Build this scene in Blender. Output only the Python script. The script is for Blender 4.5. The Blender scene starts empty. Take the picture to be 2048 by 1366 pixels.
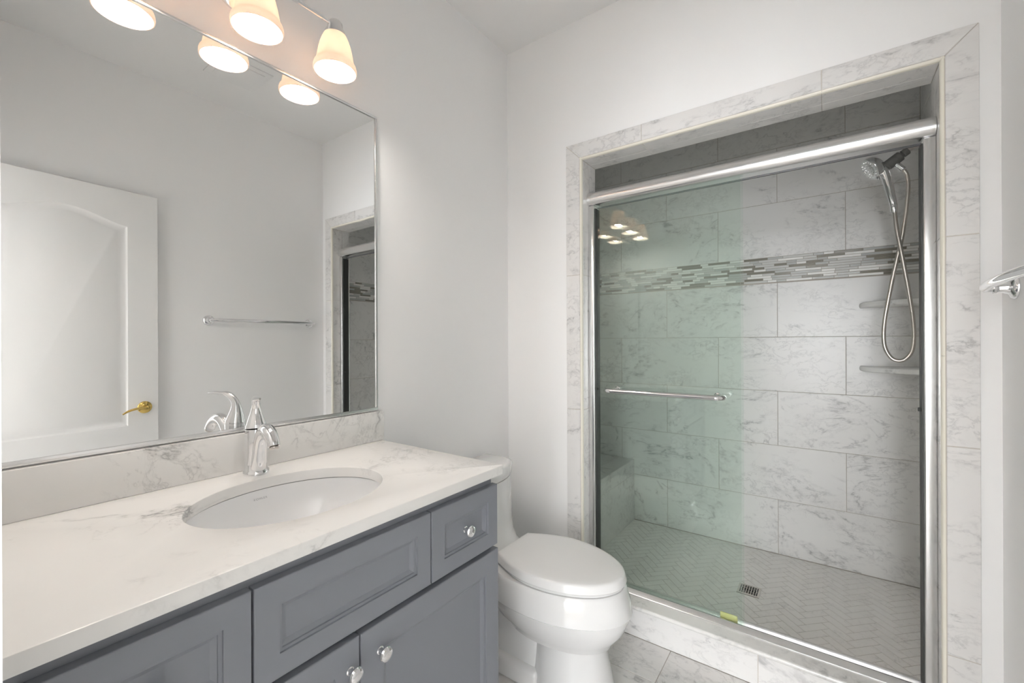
import bpy, bmesh, math, random
import numpy as np
from mathutils import Vector, Matrix

C = bpy.context.scene
COL = C.collection
random.seed(7)
H = 1.249            # camera height above the bathroom floor

# ------------------------------------------------------------------ camera
def cam_axes(yaw, pitch, roll):
    f = np.array([-math.sin(yaw)*math.cos(pitch), math.cos(yaw)*math.cos(pitch), math.sin(pitch)])
    r = np.cross(f, [0, 0, 1]); r /= np.linalg.norm(r); u = np.cross(r, f)
    c, s = math.cos(roll), math.sin(roll)
    return c*r+s*u, -s*r+c*u, f
_r, _u, _f = cam_axes(math.radians(35.9), math.radians(-0.007), math.radians(-0.245))
cam_d = bpy.data.cameras.new('camera')
cam = bpy.data.objects.new('camera', cam_d); COL.objects.link(cam)
cam.matrix_world = Matrix(((_r[0], _u[0], -_f[0], 0), (_r[1], _u[1], -_f[1], 0), (_r[2], _u[2], -_f[2], H), (0, 0, 0, 1)))
cam_d.sensor_width = 36.0
cam_d.lens = 866.6/2048*36.0
cam_d.clip_start = 0.01
C.camera = cam

# ------------------------------------------------------------------ world, light, exposure
w = bpy.data.worlds.new('world'); C.world = w; w.use_nodes = True
w.node_tree.nodes['Background'].inputs[0].default_value = (0.9, 0.95, 1.0, 1)
w.node_tree.nodes['Background'].inputs[1].default_value = 0.25
C.view_settings.view_transform = 'Standard'
C.view_settings.look = 'None'
C.view_settings.gamma = 1.0
C.view_settings.use_curve_mapping = False
C.view_settings.exposure = 0.6
C.cycles.max_bounces = 14
C.cycles.diffuse_bounces = 8
C.cycles.glossy_bounces = 8
C.cycles.transparent_max_bounces = 16
C.cycles.caustics_reflective = True
C.cycles.blur_glossy = 0.5

HALL_POWER = 15.0
HALL_WINDOW = 15.0       # daylight through the window of the room outside the doorway
BULB = 128.0
def area_lamp(name, loc, target, sx, sy, power, color):
    l = bpy.data.lights.new(name, 'AREA'); l.shape = 'RECTANGLE'; l.size = sx; l.size_y = sy
    l.energy = power; l.color = color
    o = bpy.data.objects.new(name, l); COL.objects.link(o); o.location = loc
    d = Vector(target)-Vector(loc); o.rotation_euler = d.to_track_quat('-Z', 'Y').to_euler()
    return o
# unseen fill light added under the hall ceiling to brighten through the doorway
area_lamp('hall_fill', (-0.1, -2.4, 2.68), (-0.1, -2.4, 0), 1.2, 0.9, HALL_POWER, (1.0, 0.97, 0.93))

# ------------------------------------------------------------------ node helpers
def new_mat(name):
    m = bpy.data.materials.new(name); m.use_nodes = True
    return m, m.node_tree, m.node_tree.nodes['Principled BSDF']
def pmat(name, col, rough=0.5, metal=0.0, coat=0.0, spec=0.5):
    m, nt, p = new_mat(name)
    p.inputs['Base Color'].default_value = (*col, 1); p.inputs['Roughness'].default_value = rough
    p.inputs['Metallic'].default_value = metal; p.inputs['Coat Weight'].default_value = coat
    p.inputs['Coat Roughness'].default_value = 0.05
    p.inputs['Specular IOR Level'].default_value = spec
    return m
def N(nt, t, **kw):
    n = nt.nodes.new(t)
    for k, v in kw.items(): setattr(n, k, v)
    return n
def math_n(nt, op, a, b=None, c=None, clamp=False):
    n = N(nt, 'ShaderNodeMath', operation=op); n.use_clamp = clamp
    for i, x in enumerate((a, b, c)):
        if x is None: continue
        if isinstance(x, (int, float)): n.inputs[i].default_value = x
        else: nt.links.new(x, n.inputs[i])
    return n.outputs[0]
def noise(nt, vec, scale, detail=4, rough=0.55, dist=0.0):
    n = N(nt, 'ShaderNodeTexNoise'); n.inputs['Scale'].default_value = scale
    n.inputs['Detail'].default_value = detail; n.inputs['Roughness'].default_value = rough
    n.inputs['Distortion'].default_value = dist
    nt.links.new(vec, n.inputs['Vector']); return n
def ramp(nt, fac, stops):
    n = N(nt, 'ShaderNodeValToRGB'); e = n.color_ramp.elements
    while len(e) < len(stops): e.new(0.5)
    for i, (p, c) in enumerate(stops):
        e[i].position = p; e[i].color = (c, c, c, 1) if isinstance(c, (int, float)) else (*c, 1)
    nt.links.new(fac, n.inputs[0]); return n.outputs[0]
def mixc(nt, fac, a, b):
    n = N(nt, 'ShaderNodeMix', data_type='RGBA')
    for sock, x in ((n.inputs[0], fac), (n.inputs[6], a), (n.inputs[7], b)):
        if isinstance(x, (int, float)): sock.default_value = x
        elif isinstance(x, tuple): sock.default_value = (*x, 1)
        else: nt.links.new(x, sock)
    return n.outputs[2]

def marble(name, base, vein, rough, scale=1.0, amount=0.75, per_tile=True, width=0.012, dense=0.48, tint=0.03, stretch=(1, 1, 1), flat_axis=False):
    m, nt, p = new_mat(name)
    tc = N(nt, 'ShaderNodeTexCoord'); mp = N(nt, 'ShaderNodeMapping')
    mp.inputs['Rotation'].default_value = (0.3, 0.75, 0.5); mp.inputs['Scale'].default_value = stretch
    nt.links.new(tc.outputs['Object'], mp.inputs[0]); vec = mp.outputs[0]
    rnd = None
    if per_tile:
        geo = N(nt, 'ShaderNodeNewGeometry'); rnd = geo.outputs['Random Per Island']
        cmb = N(nt, 'ShaderNodeCombineXYZ')
        for i, k in enumerate((31.0, 57.0, 19.0)): nt.links.new(math_n(nt, 'MULTIPLY', rnd, k), cmb.inputs[i])
        ad = N(nt, 'ShaderNodeVectorMath', operation='ADD')
        vr = N(nt, 'ShaderNodeVectorRotate'); vr.inputs['Axis'].default_value = (0.2, 1, 0.1) if not flat_axis else (0, 0, 1)
        nt.links.new(vec, vr.inputs['Vector']); nt.links.new(math_n(nt, 'MULTIPLY', math_n(nt, 'SUBTRACT', rnd, 0.5), 1.3), vr.inputs['Angle'])
        nt.links.new(vr.outputs[0], ad.inputs[0]); nt.links.new(cmb.outputs[0], ad.inputs[1]); vec = ad.outputs[0]
    n1 = noise(nt, vec, 2.6*scale, 9, 0.60, 0.7)
    v1 = math_n(nt, 'ABSOLUTE', math_n(nt, 'SUBTRACT', n1.outputs['Fac'], 0.5))
    l1 = ramp(nt, v1, [(0.0, 1.0), (width, 0.35), (width*3.2, 0.0)])
    n2 = noise(nt, vec, 7.0*scale, 8, 0.62, 0.5)
    v2 = math_n(nt, 'ABSOLUTE', math_n(nt, 'SUBTRACT', n2.outputs['Fac'], 0.5))
    l2 = ramp(nt, v2, [(0.0, 0.8), (width*1.4, 0.25), (width*3.5, 0.0)])
    k1 = ramp(nt, noise(nt, vec, 2.6*scale, 3).outputs['Fac'], [(dense, 0.0), (dense+0.13, 1.0)])
    k2 = ramp(nt, noise(nt, vec, 5.0*scale, 4).outputs['Fac'], [(dense+0.03, 0.0), (dense+0.16, 1.0)])
    k3 = ramp(nt, noise(nt, vec, 26*scale, 3).outputs['Fac'], [(0.42, 0.15), (0.58, 1.0)])
    n5 = noise(nt, vec, 16.0*scale, 6, 0.6, 0.4)
    v5 = math_n(nt, 'ABSOLUTE', math_n(nt, 'SUBTRACT', n5.outputs['Fac'], 0.5))
    l5 = ramp(nt, v5, [(0.0, 0.45), (width*2.0, 0.12), (width*4, 0.0)])
    k5 = ramp(nt, noise(nt, vec, 4.0*scale, 4).outputs['Fac'], [(dense+0.02, 0.0), (dense+0.14, 1.0)])
    a = math_n(nt, 'MULTIPLY', math_n(nt, 'MULTIPLY', l1, k1), k3)
    b = math_n(nt, 'MULTIPLY', math_n(nt, 'MULTIPLY', l2, k2), k3)
    s = math_n(nt, 'MULTIPLY', math_n(nt, 'MAXIMUM', math_n(nt, 'MAXIMUM', a, b), math_n(nt, 'MULTIPLY', l5, k5)), amount)
    cl = ramp(nt, noise(nt, vec, 6*scale, 5).outputs['Fac'], [(0.3, 0.0), (0.75, 1.0)])
    col = mixc(nt, math_n(nt, 'MULTIPLY', cl, tint*3), base, tuple(c*0.86 for c in base))
    if rnd is not None:
        r2 = math_n(nt, 'FRACT', math_n(nt, 'MULTIPLY', rnd, 71.3))
        col = mixc(nt, math_n(nt, 'MULTIPLY', r2, tint*2.2), col, tuple(c*k for c, k in zip(base, (0.88, 0.86, 0.84))))
    col = mixc(nt, s, col, vein)
    nt.links.new(col, p.inputs['Base Color']); p.inputs['Roughness'].default_value = rough
    return m

M = {}
def paint(name, c, rough=0.55):
    m, nt, p = new_mat(name)
    tc = N(nt, 'ShaderNodeTexCoord')
    n = noise(nt, tc.outputs['Object'], 420, 3)
    bp = N(nt, 'ShaderNodeBump'); bp.inputs['Strength'].default_value = 0.04; bp.inputs['Distance'].default_value = 0.001
    nt.links.new(n.outputs['Fac'], bp.inputs['Height']); nt.links.new(bp.outputs[0], p.inputs['Normal'])
    p.inputs['Base Color'].default_value = (*c, 1); p.inputs['Roughness'].default_value = rough
    p.inputs['Specular IOR Level'].default_value = 0.3
    return m
M['paint'] = paint('wall_paint', (0.88, 0.88, 0.88))
M['ceil'] = paint('ceiling_paint', (0.82, 0.82, 0.82), 0.8)
M['door'] = paint('door_paint', (0.82, 0.82, 0.815), 0.35)
M['tile'] = marble('marble_tile', (0.745, 0.735, 0.725), (0.25, 0.25, 0.255), 0.28, stretch=(0.8, 1.2, 1.35), amount=0.72, dense=0.45)
M['floor_tile'] = marble('floor_marble_tile', (0.75, 0.735, 0.72), (0.28, 0.28, 0.28), 0.3, stretch=(0.8, 1.3, 1.2), dense=0.45, flat_axis=True)
M['herring'] = marble('herringbone_marble', (0.90, 0.88, 0.86), (0.42, 0.41, 0.41), 0.4, scale=1.6, tint=0.05, amount=0.5, flat_axis=True)
M['slab'] = marble('curb_marble_slab', (0.74, 0.73, 0.71), (0.34, 0.34, 0.34), 0.18, scale=1.2, per_tile=False, width=0.03, tint=0.08)
M['quartz'] = marble('white_quartz', (0.82, 0.812, 0.795), (0.22, 0.22, 0.22), 0.22, scale=0.8, per_tile=False, width=0.008, dense=0.50, amount=0.8, tint=0.02)
M['shelf'] = marble('white_marble_shelf', (0.86, 0.855, 0.845), (0.40, 0.40, 0.40), 0.2, scale=1.5, per_tile=False, width=0.02, dense=0.52, amount=0.6)
M['track'] = pmat('dark_track_metal', (0.16, 0.16, 0.17), 0.4, 0.0)
M['grout'] = pmat('grout', (0.44, 0.40, 0.36), 0.9)
M['grout_w'] = pmat('light_grout', (0.60, 0.56, 0.51), 0.9)
M['cream'] = pmat('cream_edge_trim', (0.80, 0.77, 0.68), 0.3)
M['chrome'] = pmat('chrome', (0.86, 0.86, 0.87), 0.06, 1.0)
M['chrome2'] = pmat('polished_aluminium', (0.78, 0.78, 0.78), 0.24, 1.0)
M['steel'] = pmat('brushed_nickel', (0.62, 0.58, 0.54), 0.28, 1.0)
M['mirror'] = pmat('mirror_silver', (0.90, 0.905, 0.90), 0.0, 1.0)
M['brass'] = pmat('polished_brass', (0.72, 0.52, 0.17), 0.14, 1.0)
M['porcelain'] = pmat('white_porcelain', (0.77, 0.77, 0.765), 0.08, 0.0, 0.6)
M['basin'] = pmat('white_basin_porcelain', (0.86, 0.865, 0.87), 0.1, 0.0, 0.5)
M['seat'] = pmat('white_seat_plastic', (0.77, 0.77, 0.765), 0.22)
M['cab'] = pmat('grey_blue_cabinet_paint', (0.225, 0.238, 0.268), 0.38)
M['dark'] = pmat('dark_gap', (0.02, 0.02, 0.022), 0.7)
M['greyp'] = pmat('grey_plastic', (0.13, 0.128, 0.122), 0.42)
M['rubber'] = pmat('black_rubber_seal', (0.03, 0.032, 0.03), 0.5)
M['amber'] = pmat('clear_amber_guide', (0.78, 0.68, 0.28), 0.25)
M['m_white'] = pmat('mosaic_white_marble', (0.80, 0.79, 0.77), 0.3)
M['m_grey'] = pmat('mosaic_grey_glass', (0.50, 0.51, 0.505), 0.08, 0, 0.5)
M['m_taupe'] = pmat('mosaic_taupe_glass', (0.25, 0.235, 0.20), 0.08, 0, 0.5)
M['m_lgrey'] = pmat('mosaic_pale_stone', (0.56, 0.56, 0.545), 0.35)
M['ink'] = pmat('grey_print', (0.40, 0.40, 0.41), 0.4)

def glass_mat():
    m = bpy.data.materials.new('green_tinted_glass'); m.use_nodes = True; nt = m.node_tree
    nt.nodes.clear()
    out = N(nt, 'ShaderNodeOutputMaterial'); mx = N(nt, 'ShaderNodeMixShader')
    tr = N(nt, 'ShaderNodeBsdfTransparent'); tr.inputs[0].default_value = (0.958, 0.982, 0.968, 1)
    gl = N(nt, 'ShaderNodeBsdfGlossy'); gl.inputs['Roughness'].default_value = 0.0
    gl.inputs[0].default_value = (0.95, 1, 0.97, 1)
    fr = N(nt, 'ShaderNodeFresnel'); fr.inputs[0].default_value = 1.5
    # a thin sheet reflects alike at its front and back faces: no total reflection inside
    geo = N(nt, 'ShaderNodeNewGeometry')
    nt.links.new(math_n(nt, 'ADD', 1.5, math_n(nt, 'MULTIPLY', geo.outputs['Backfacing'], 1/1.5-1.5)), fr.inputs[0])
    nt.links.new(fr.outputs[0], mx.inputs[0])
    nt.links.new(tr.outputs[0], mx.inputs[1]); nt.links.new(gl.outputs[0], mx.inputs[2])
    nt.links.new(mx.outputs[0], out.inputs[0])
    return m
M['glass'] = glass_mat()
def shade_mat():
    m = bpy.data.materials.new('frosted_shade_glass'); m.use_nodes = True; nt = m.node_tree
    nt.nodes.clear()
    out = N(nt, 'ShaderNodeOutputMaterial'); mx = N(nt, 'ShaderNodeMixShader'); m2 = N(nt, 'ShaderNodeMixShader')
    tl = N(nt, 'ShaderNodeBsdfTranslucent'); tl.inputs[0].default_value = (0.86, 0.72, 0.61, 1)
    df = N(nt, 'ShaderNodeBsdfDiffuse'); df.inputs[0].default_value = (0.80, 0.72, 0.65, 1)
    gl = N(nt, 'ShaderNodeBsdfGlossy'); gl.inputs['Roughness'].default_value = 0.15
    mx.inputs[0].default_value = 0.82; m2.inputs[0].default_value = 0.06
    nt.links.new(tl.outputs[0], mx.inputs[1]); nt.links.new(df.outputs[0], mx.inputs[2])
    nt.links.new(mx.outputs[0], m2.inputs[1]); nt.links.new(gl.outputs[0], m2.inputs[2]); nt.links.new(m2.outputs[0], out.inputs[0])
    return m
M['shade'] = shade_mat()
def emis(name, c, s):
    m = bpy.data.materials.new(name); m.use_nodes = True; nt = m.node_tree; nt.nodes.clear()
    out = N(nt, 'ShaderNodeOutputMaterial'); e = N(nt, 'ShaderNodeEmission')
    e.inputs[0].default_value = (*c, 1); e.inputs[1].default_value = s
    nt.links.new(e.outputs[0], out.inputs[0]); return m
M['bulb'] = emis('lit_bulb', (1.0, 0.93, 0.865), BULB)

M['daylight'] = emis('daylight_window', (0.95, 0.975, 1.0), HALL_WINDOW)

# ------------------------------------------------------------------ mesh helpers
class MB:
    def __init__(s): s.bm = bmesh.new(); s.mi = 0
    def _mark(s, faces):
        for f in faces: f.material_index = s.mi
    def box(s, x0, x1, y0, y1, z0, z1, bev=0.0, seg=2):
        b = bmesh.new(); bmesh.ops.create_cube(b, size=1.0)
        for v in b.verts: v.co = ((v.co.x+.5)*(x1-x0)+x0, (v.co.y+.5)*(y1-y0)+y0, (v.co.z+.5)*(z1-z0)+z0)
        if bev > 0: bmesh.ops.bevel(b, geom=list(b.edges), offset=bev, segments=seg, profile=0.5, affect='EDGES')
        s.merge(b); return s
    def merge(s, b, mat=None):
        vm = {}
        for v in b.verts: vm[v] = s.bm.verts.new(mat @ v.co if mat else v.co)
        for f in b.faces:
            try: g = s.bm.faces.new([vm[v] for v in f.verts]); g.material_index = s.mi
            except ValueError: pass
        b.free()
    def loft(s, loops, cap0=True, cap1=True, closed=True):
        L = [[s.bm.verts.new(p) for p in lp] for lp in loops]
        n = len(L[0])
        for a, b in zip(L, L[1:]):
            for i in range(n if closed else n-1):
                j = (i+1) % n
                f = s.bm.faces.new((a[i], a[j], b[j], b[i])); f.material_index = s.mi
        if cap0: f = s.bm.faces.new(list(reversed(L[0]))); f.material_index = s.mi
        if cap1: f = s.bm.faces.new(L[-1]); f.material_index = s.mi
        return s
    def lathe(s, prof, origin, axis=(0, 0, 1), n=32, cap0=True, cap1=True):
        ax = Vector(axis).normalized(); q = Vector((0, 0, 1)).rotation_difference(ax).to_matrix()
        o = Vector(origin)
        s.loft([[o + q @ Vector((r*math.cos(2*math.pi*i/n), r*math.sin(2*math.pi*i/n), h)) for i in range(n)] for r, h in prof], cap0, cap1)
        return s
    def tube(s, pts, rad, n=16, caps=True, sub=0, flat=1.0, flat_dir=None):
        P = [Vector(p) for p in pts]
        R = list(rad) if isinstance(rad, (list, tuple)) else [rad]*len(P)
        if sub:
            Q, S = [], []
            for i in range(len(P)-1):
                p0, p1, p2, p3 = P[max(i-1, 0)], P[i], P[i+1], P[min(i+2, len(P)-1)]
                for k in range(sub):
                    t = k/sub
                    Q.append(0.5*((2*p1)+(p2-p0)*t+(2*p0-5*p1+4*p2-p3)*t*t+(3*p1-p0-3*p2+p3)*t**3)); S.append(R[i]*(1-t)+R[i+1]*t)
            Q.append(P[-1]); S.append(R[-1]); P, R = Q, S
        T = [(P[min(i+1, len(P)-1)]-P[max(i-1, 0)]).normalized() for i in range(len(P))]
        up = Vector(flat_dir) if flat_dir else Vector((0, 0, 1))
        if abs(T[0].dot(up.normalized())) > 0.95 and not flat_dir: up = Vector((1, 0, 0))
        nrm = (up - T[0]*up.dot(T[0])).normalized(); loops = []
        for i, (p, t) in enumerate(zip(P, T)):
            if i: nrm = T[i-1].rotation_difference(t) @ nrm; nrm = (nrm - t*nrm.dot(t)).normalized()
            bn = t.cross(nrm)
            loops.append([p + R[i]*(nrm*math.cos(2*math.pi*k/n)*flat + bn*math.sin(2*math.pi*k/n)) for k in range(n)])
        s.loft(loops, caps, caps); return s
    def build(s, name, mats, parent=None, smooth=35, base=None, fix=True):
        if fix: bmesh.ops.recalc_face_normals(s.bm, faces=list(s.bm.faces))
        off = Vector((0, 0, 0))
        if parent is not None: off = parent.matrix_world.translation if not parent.get('_off') else Vector(parent['_off'])
        if base is not None: off = Vector(base)
        for v in s.bm.verts: v.co -= off
        me = bpy.data.meshes.new(name); s.bm.to_mesh(me); s.bm.free()
        mats = mats if isinstance(mats, (list, tuple)) else [mats]
        for m in mats: me.materials.append(M[m])
        if smooth:
            for p in me.polygons: p.use_smooth = True
            me.set_sharp_from_angle(angle=math.radians(smooth))
        o = bpy.data.objects.new(name, me); COL.objects.link(o)
        if parent is not None:
            o.parent = parent
            po = Vector(PO[parent.name]); 
            for v in me.vertices: v.co += off - po
            PO[o.name] = po
        else:
            o.location = off; PO[o.name] = off
        return o
PO = {}
def thing(name, label, cat, loc, group=None):
    o = bpy.data.objects.new(name, None); COL.objects.link(o); o.location = loc; o.empty_display_size = 0.05
    PO[o.name] = Vector(loc); o['label'] = label; o['category'] = cat
    if group: o['group'] = group
    return o
def tag(o, label, cat, group=None):
    o['label'] = label; o['category'] = cat
    if group: o['group'] = group
    return o
def struct(o): o['kind'] = 'structure'; return o

def tile_rects(mb, plane, d, nrm, rects, gap=0.0022, t=0.0016, ch=0.0007):
    """rects (a0,a1,b0,b1) of tiles on an axis plane; plane 'y': a=x,b=z ; 'x': a=y,b=z ; 'z': a=x,b=y"""
    def P(a, b, h):
        k = d + nrm*h
        return (a, k, b) if plane == 'y' else ((k, a, b) if plane == 'x' else (a, b, k))
    for a0, a1, b0, b1 in rects:
        a0 += gap/2; a1 -= gap/2; b0 += gap/2; b1 -= gap/2
        if a1-a0 < 0.004 or b1-b0 < 0.004: continue
        lo = [(a0, b0), (a1, b0), (a1, b1), (a0, b1)]
        hi = [(a0+ch, b0+ch), (a1-ch, b0+ch), (a1-ch, b1-ch), (a0+ch, b1-ch)]
        mb.loft([[P(a, b, 0) for a, b in lo], [P(a, b, t) for a, b in hi]], cap0=False)
def rows(a0, a1, b0, b1, w, h, ref_a, ref_b, stagger=True):
    """running-bond rectangles clipped to a0..a1 / b0..b1"""
    out = []; r = math.floor((b0-ref_b)/h)
    while ref_b+r*h < b1-1e-5:
        z0, z1 = max(b0, ref_b+r*h), min(b1, ref_b+(r+1)*h)
        ra = ref_a + (w/2 if (r % 2 and stagger) else 0); c = math.floor((a0-ra)/w)
        while ra+c*w < a1-1e-5:
            x0, x1 = max(a0, ra+c*w), min(a1, ra+(c+1)*w)
            if x1-x0 > 0.003 and z1-z0 > 0.003: out.append((x0, x1, z0, z1))
            c += 1
        r += 1
    return out

# ------------------------------------------------------------------ dimensions
XW = -1.316; YB = 1.785; YI = 1.92; XR = 0.400; CEIL = 2.715
SF = 0.0415; YS = 2.860; SXL = -1.40; SXR = 0.375
OX0, OX1, OZ = -0.893, 0.277, 2.072           # clear opening of the shower
YF = 0.0354                                   # inner face of the doorway wall
DJ0, DJ1, DJH = -0.46, 0.285, 2.07            # doorway
# ------------------------------------------------------------------ room shell
mb = MB(); mb.box(XW-0.1, XR+0.1, -0.09, YB+0.02, -0.06, -0.0016)
mb.mi = 1
fr = rows(XW, XR, YF-0.12, YB, 0.612, 0.2005, -0.509, YB-0.2005-0.2005*12, False)
fr2 = []
for a0, a1, b0, b1 in fr: fr2.append((a0, a1, b0, b1))
tile_rects(mb, 'z', -0.0016, 1, fr2)
struct(mb.build('floor', ['grout', 'floor_tile'], smooth=0))
mb = MB(); mb.box(XW-0.1, XR+0.1, -0.09, YS+0.1, CEIL, CEIL+0.06); struct(mb.build('ceiling', 'ceil', smooth=0))
mb = MB(); mb.box(XW-0.1, XW, -0.09, YB, 0, CEIL); struct(mb.build('wall_left', 'paint', smooth=0))
mb = MB(); mb.box(XR, XR+0.1, -0.09, YB, 0, CEIL); struct(mb.build('wall_right', 'paint', smooth=0))
mb = MB()
mb.box(SXL-0.1, OX0-0.006, YB, YI-0.003, 0, CEIL); struct(mb.build('wall_back', 'paint', smooth=0))
mb = MB(); mb.box(OX1+0.006, XR+0.1, YB, YI-0.003, 0, CEIL); struct(mb.build('wall_back', 'paint', smooth=0))
mb = MB(); mb.box(OX0-0.006, OX1+0.006, YB, YI-0.003, OZ+0.006, CEIL); struct(mb.build('wall_back', 'paint', smooth=0))
mb = MB()
mb.box(XW, DJ0, -0.08, YF, 0, CEIL); mb.box(DJ1, XR, -0.08, YF, 0, CEIL); mb.box(DJ0, DJ1, -0.08, YF, DJH, CEIL)
struct(mb.build('wall_front', 'paint', smooth=0))
# the hall outside the doorway
mb = MB(); mb.box(-2.4, 1.8, -4.6, -0.09, -0.06, 0); struct(mb.build('floor_hall', 'grout_w', smooth=0))
mb = MB()
mb.box(-2.5, -2.4, -4.7, -0.09, 0, CEIL); mb.box(1.8, 1.9, -4.7, -0.09, 0, CEIL); mb.box(-2.4, 1.8, -4.7, -4.6, 0, CEIL); mb.box(-2.4, XW-0.1, -0.09, -0.02, 0, CEIL); mb.box(XR+0.1, 1.8, -0.09, -0.02, 0, CEIL)
struct(mb.build('wall_hall', 'paint', smooth=0))
mb = MB(); mb.box(-2.4, 1.8, -4.6, -0.09, CEIL, CEIL+0.06); struct(mb.build('ceiling_hall', 'ceil', smooth=0))

WX0, WX1, WZ0, WZ1, WY = -0.30, 1.40, 0.25, 2.25, -4.599
mb = MB(); mb.box(WX0, WX1, WY, WY+0.014, WZ0, WZ1); win = struct(mb.build('window_1', 'daylight', smooth=0))
mb = MB(); wm = (WX0+WX1)/2; wz = (WZ0+WZ1)/2
for q in ((WX0-.06, WX0, WZ0-.06, WZ1+.06), (WX1, WX1+.06, WZ0-.06, WZ1+.06), (WX0, WX1, WZ0-.06, WZ0), (WX0, WX1, WZ1, WZ1+.06), (wm-.025, wm+.025, WZ0, WZ1), (WX0, wm-.025, wz-.015, wz+.015), (wm+.025, WX1, wz-.015, wz+.015)): mb.box(q[0], q[1], WY, WY+0.04, q[2], q[3])
mb.build('window_frame', 'door', win, smooth=0)

# shower shell
mb = MB(); mb.box(SXL-0.1, SXR+0.1, YS+0.0016, YS+0.1, -0.02, CEIL)
mb.mi = 1
Z1, Z2 = 1.2705, 1.5785            # grout lines under the mosaic band
BZ0, BZ1 = 1.5785, 1.7210
TH, TW = 0.3060, 0.6120
R = rows(SXL, SXR, SF, BZ0, TW, TH, -0.526, 0.9615)
R = [(max(a0, SXL), min(a1, SXR), b0, b1) for a0, a1, b0, b1 in R]
R += rows(SXL, SXR, BZ1, CEIL, TW, TH, -0.526, BZ1)
tile_rects(mb, 'y', YS+0.0016, -1, R)
# mosaic band of thin strips
NR = 11; hh = (BZ1-BZ0)/NR; rs = random.Random(11)
def mosaic(mb, plane, d, nrm, a0, a1):
    prev = None
    for k in range(NR):
        a = a0 - rs.uniform(0, 0.05)
        while a < a1:
            ln = rs.choice((0.045, 0.06, 0.075, 0.095, 0.12, 0.14))
            kind = rs.choices((2, 3, 4, 5), (0.34, 0.27, 0.20, 0.19))[0]
            if kind == prev: kind = rs.choice([q for q in (2, 3, 4, 5) if q != prev])
            prev = kind; mb.mi = kind
            tile_rects(mb, plane, d, nrm, [(max(a, a0), min(a+ln, a1), BZ0+k*hh, BZ0+(k+1)*hh)], gap=0.0016, t=0.0022 if kind in (2, 5) else 0.0014)
            a += ln
mosaic(mb, 'y', YS+0.0016, -1, SXL, SXR)
struct(mb.build('wall_shower_back', ['grout', 'tile', 'm_white', 'm_grey', 'm_taupe', 'm_lgrey'], smooth=0))
for nm, x, s in (('wall_shower_left', SXL, 1), ('wall_shower_right', SXR, -1)):
    mb = MB()
    xa, xb = (x-0.1, x-0.0016) if s > 0 else (x+0.0016, x+0.1)
    mb.box(xa, xb, YI-0.003, YS+0.0016, -0.02, CEIL)
    mb.mi = 1
    tile_rects(mb, 'x', x-0.0016*s, s, rows(YI, YS, SF, BZ0, TW, TH, YS, 0.9615)+rows(YI, YS, BZ1, CEIL, TW, TH, YS, BZ1))
    mosaic(mb, 'x', x-0.0016*s, s, YI, YS)
    struct(mb.build(nm, ['grout', 'tile', 'm_white', 'm_grey', 'm_taupe', 'm_lgrey'], smooth=0))
# herringbone shower floor
mb = MB(); mb.box(SXL, SXR, YI-0.003, YS, -0.03, SF-0.0012)
b = bmesh.new(); HW = 0.0385; HL = HW*3
DRAIN = (-0.304, 2.361, 0.047)
ca = math.cos(math.radians(45)); 
def herr(u0, v0, du, dv):
    g = 0.0011; q = [(u0+g, v0+g), (u0+du-g, v0+g), (u0+du-g, v0+dv-g), (u0+g, v0+dv-g)]
    vs = []
    for u, v in q:
        x, y = (u-v)*ca-0.4, (u+v)*ca+2.38
        vs.append(b.verts.new((x, y, SF)))
    b.faces.new(vs)
for i in range(-50, 51):
    for j in range(-20, 21):
        # one horizontal and one vertical block per lattice cell
        u = i*HW + j*HL; v = i*HW - j*HL
        herr(u, v, HL, HW); herr(u+HL-HL, v+HW, HW, HL)
# clip to the floor rectangle
for co, no in (((SXL+.002, 0, 0), (-1, 0, 0)), ((SXR-.002, 0, 0), (1, 0, 0)), ((0, YI, 0), (0, -1, 0)), ((0, YS-.002, 0), (0, 1, 0))):
    bmesh.ops.bisect_plane(b, geom=list(b.verts)+list(b.edges)+list(b.faces), plane_co=co, plane_no=no, clear_outer=True)
r = bmesh.ops.extrude_face_region(b, geom=list(b.faces))
for e in r['geom']:
    if isinstance(e, bmesh.types.BMVert): e.co.z -= 0.0014
mb.mi = 1; mb.merge(b)
struct(mb.build('floor_shower', ['grout', 'herring'], smooth=0))

# ------------------------------------------------------------------ marble surround of the shower opening
t1 = MB(); tt = 0.008
FX0, FX1, FZ = -0.973, 0.3565, 2.151           # outer edge of the casing
IX0, IX1, IZ = -0.905, 0.2870, 2.0835          # inner edge of the flat tiles
yb, yf = YB-0.0005, YB-tt
def prism(mb, poly, y0, y1, ch=0.0012):
    cx = sum(p[0] for p in poly)/len(poly); cz = sum(p[1] for p in poly)/len(poly)
    def ins(p, d):
        v = Vector((cx-p[0], cz-p[1])); return (p[0]+math.copysign(min(d, abs(v.x)), v.x), p[1]+math.copysign(min(d, abs(v.y)), v.y))
    mb.loft([[(x, y0, z) for x, z in poly], [(x, y1+ch, z) for x, z in poly], [(ins(p, ch)[0], y1, ins(p, ch)[1]) for p in poly]])
g = 0.0012
zj = [0.0, 0.324, 0.937, 1.551]                # horizontal joints of the uprights
for xa, xb, inner in ((FX0, IX0, 1), (IX1, FX1, -1)):
    for k in range(len(zj)):
        z0 = zj[k]+g; z1 = zj[k+1]-g if k+1 < len(zj) else None
        if z1: poly = [(xa, z0), (xb, z0), (xb, z1), (xa, z1)]
        elif inner > 0: poly = [(xa, z0), (xb, z0), (xb, IZ-g), (xa, FZ-g*1.5)]
        else: poly = [(xa, z0), (xb, z0), (xb, FZ-g*1.5), (xa, IZ-g)]
        prism(t1, poly, yb, yf)
xj = [-0.618, -0.0082]
prism(t1, [(FX0+g, FZ), (IX0+g, IZ), (xj[0]-g, IZ), (xj[0]-g, FZ)], yb, yf)
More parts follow.
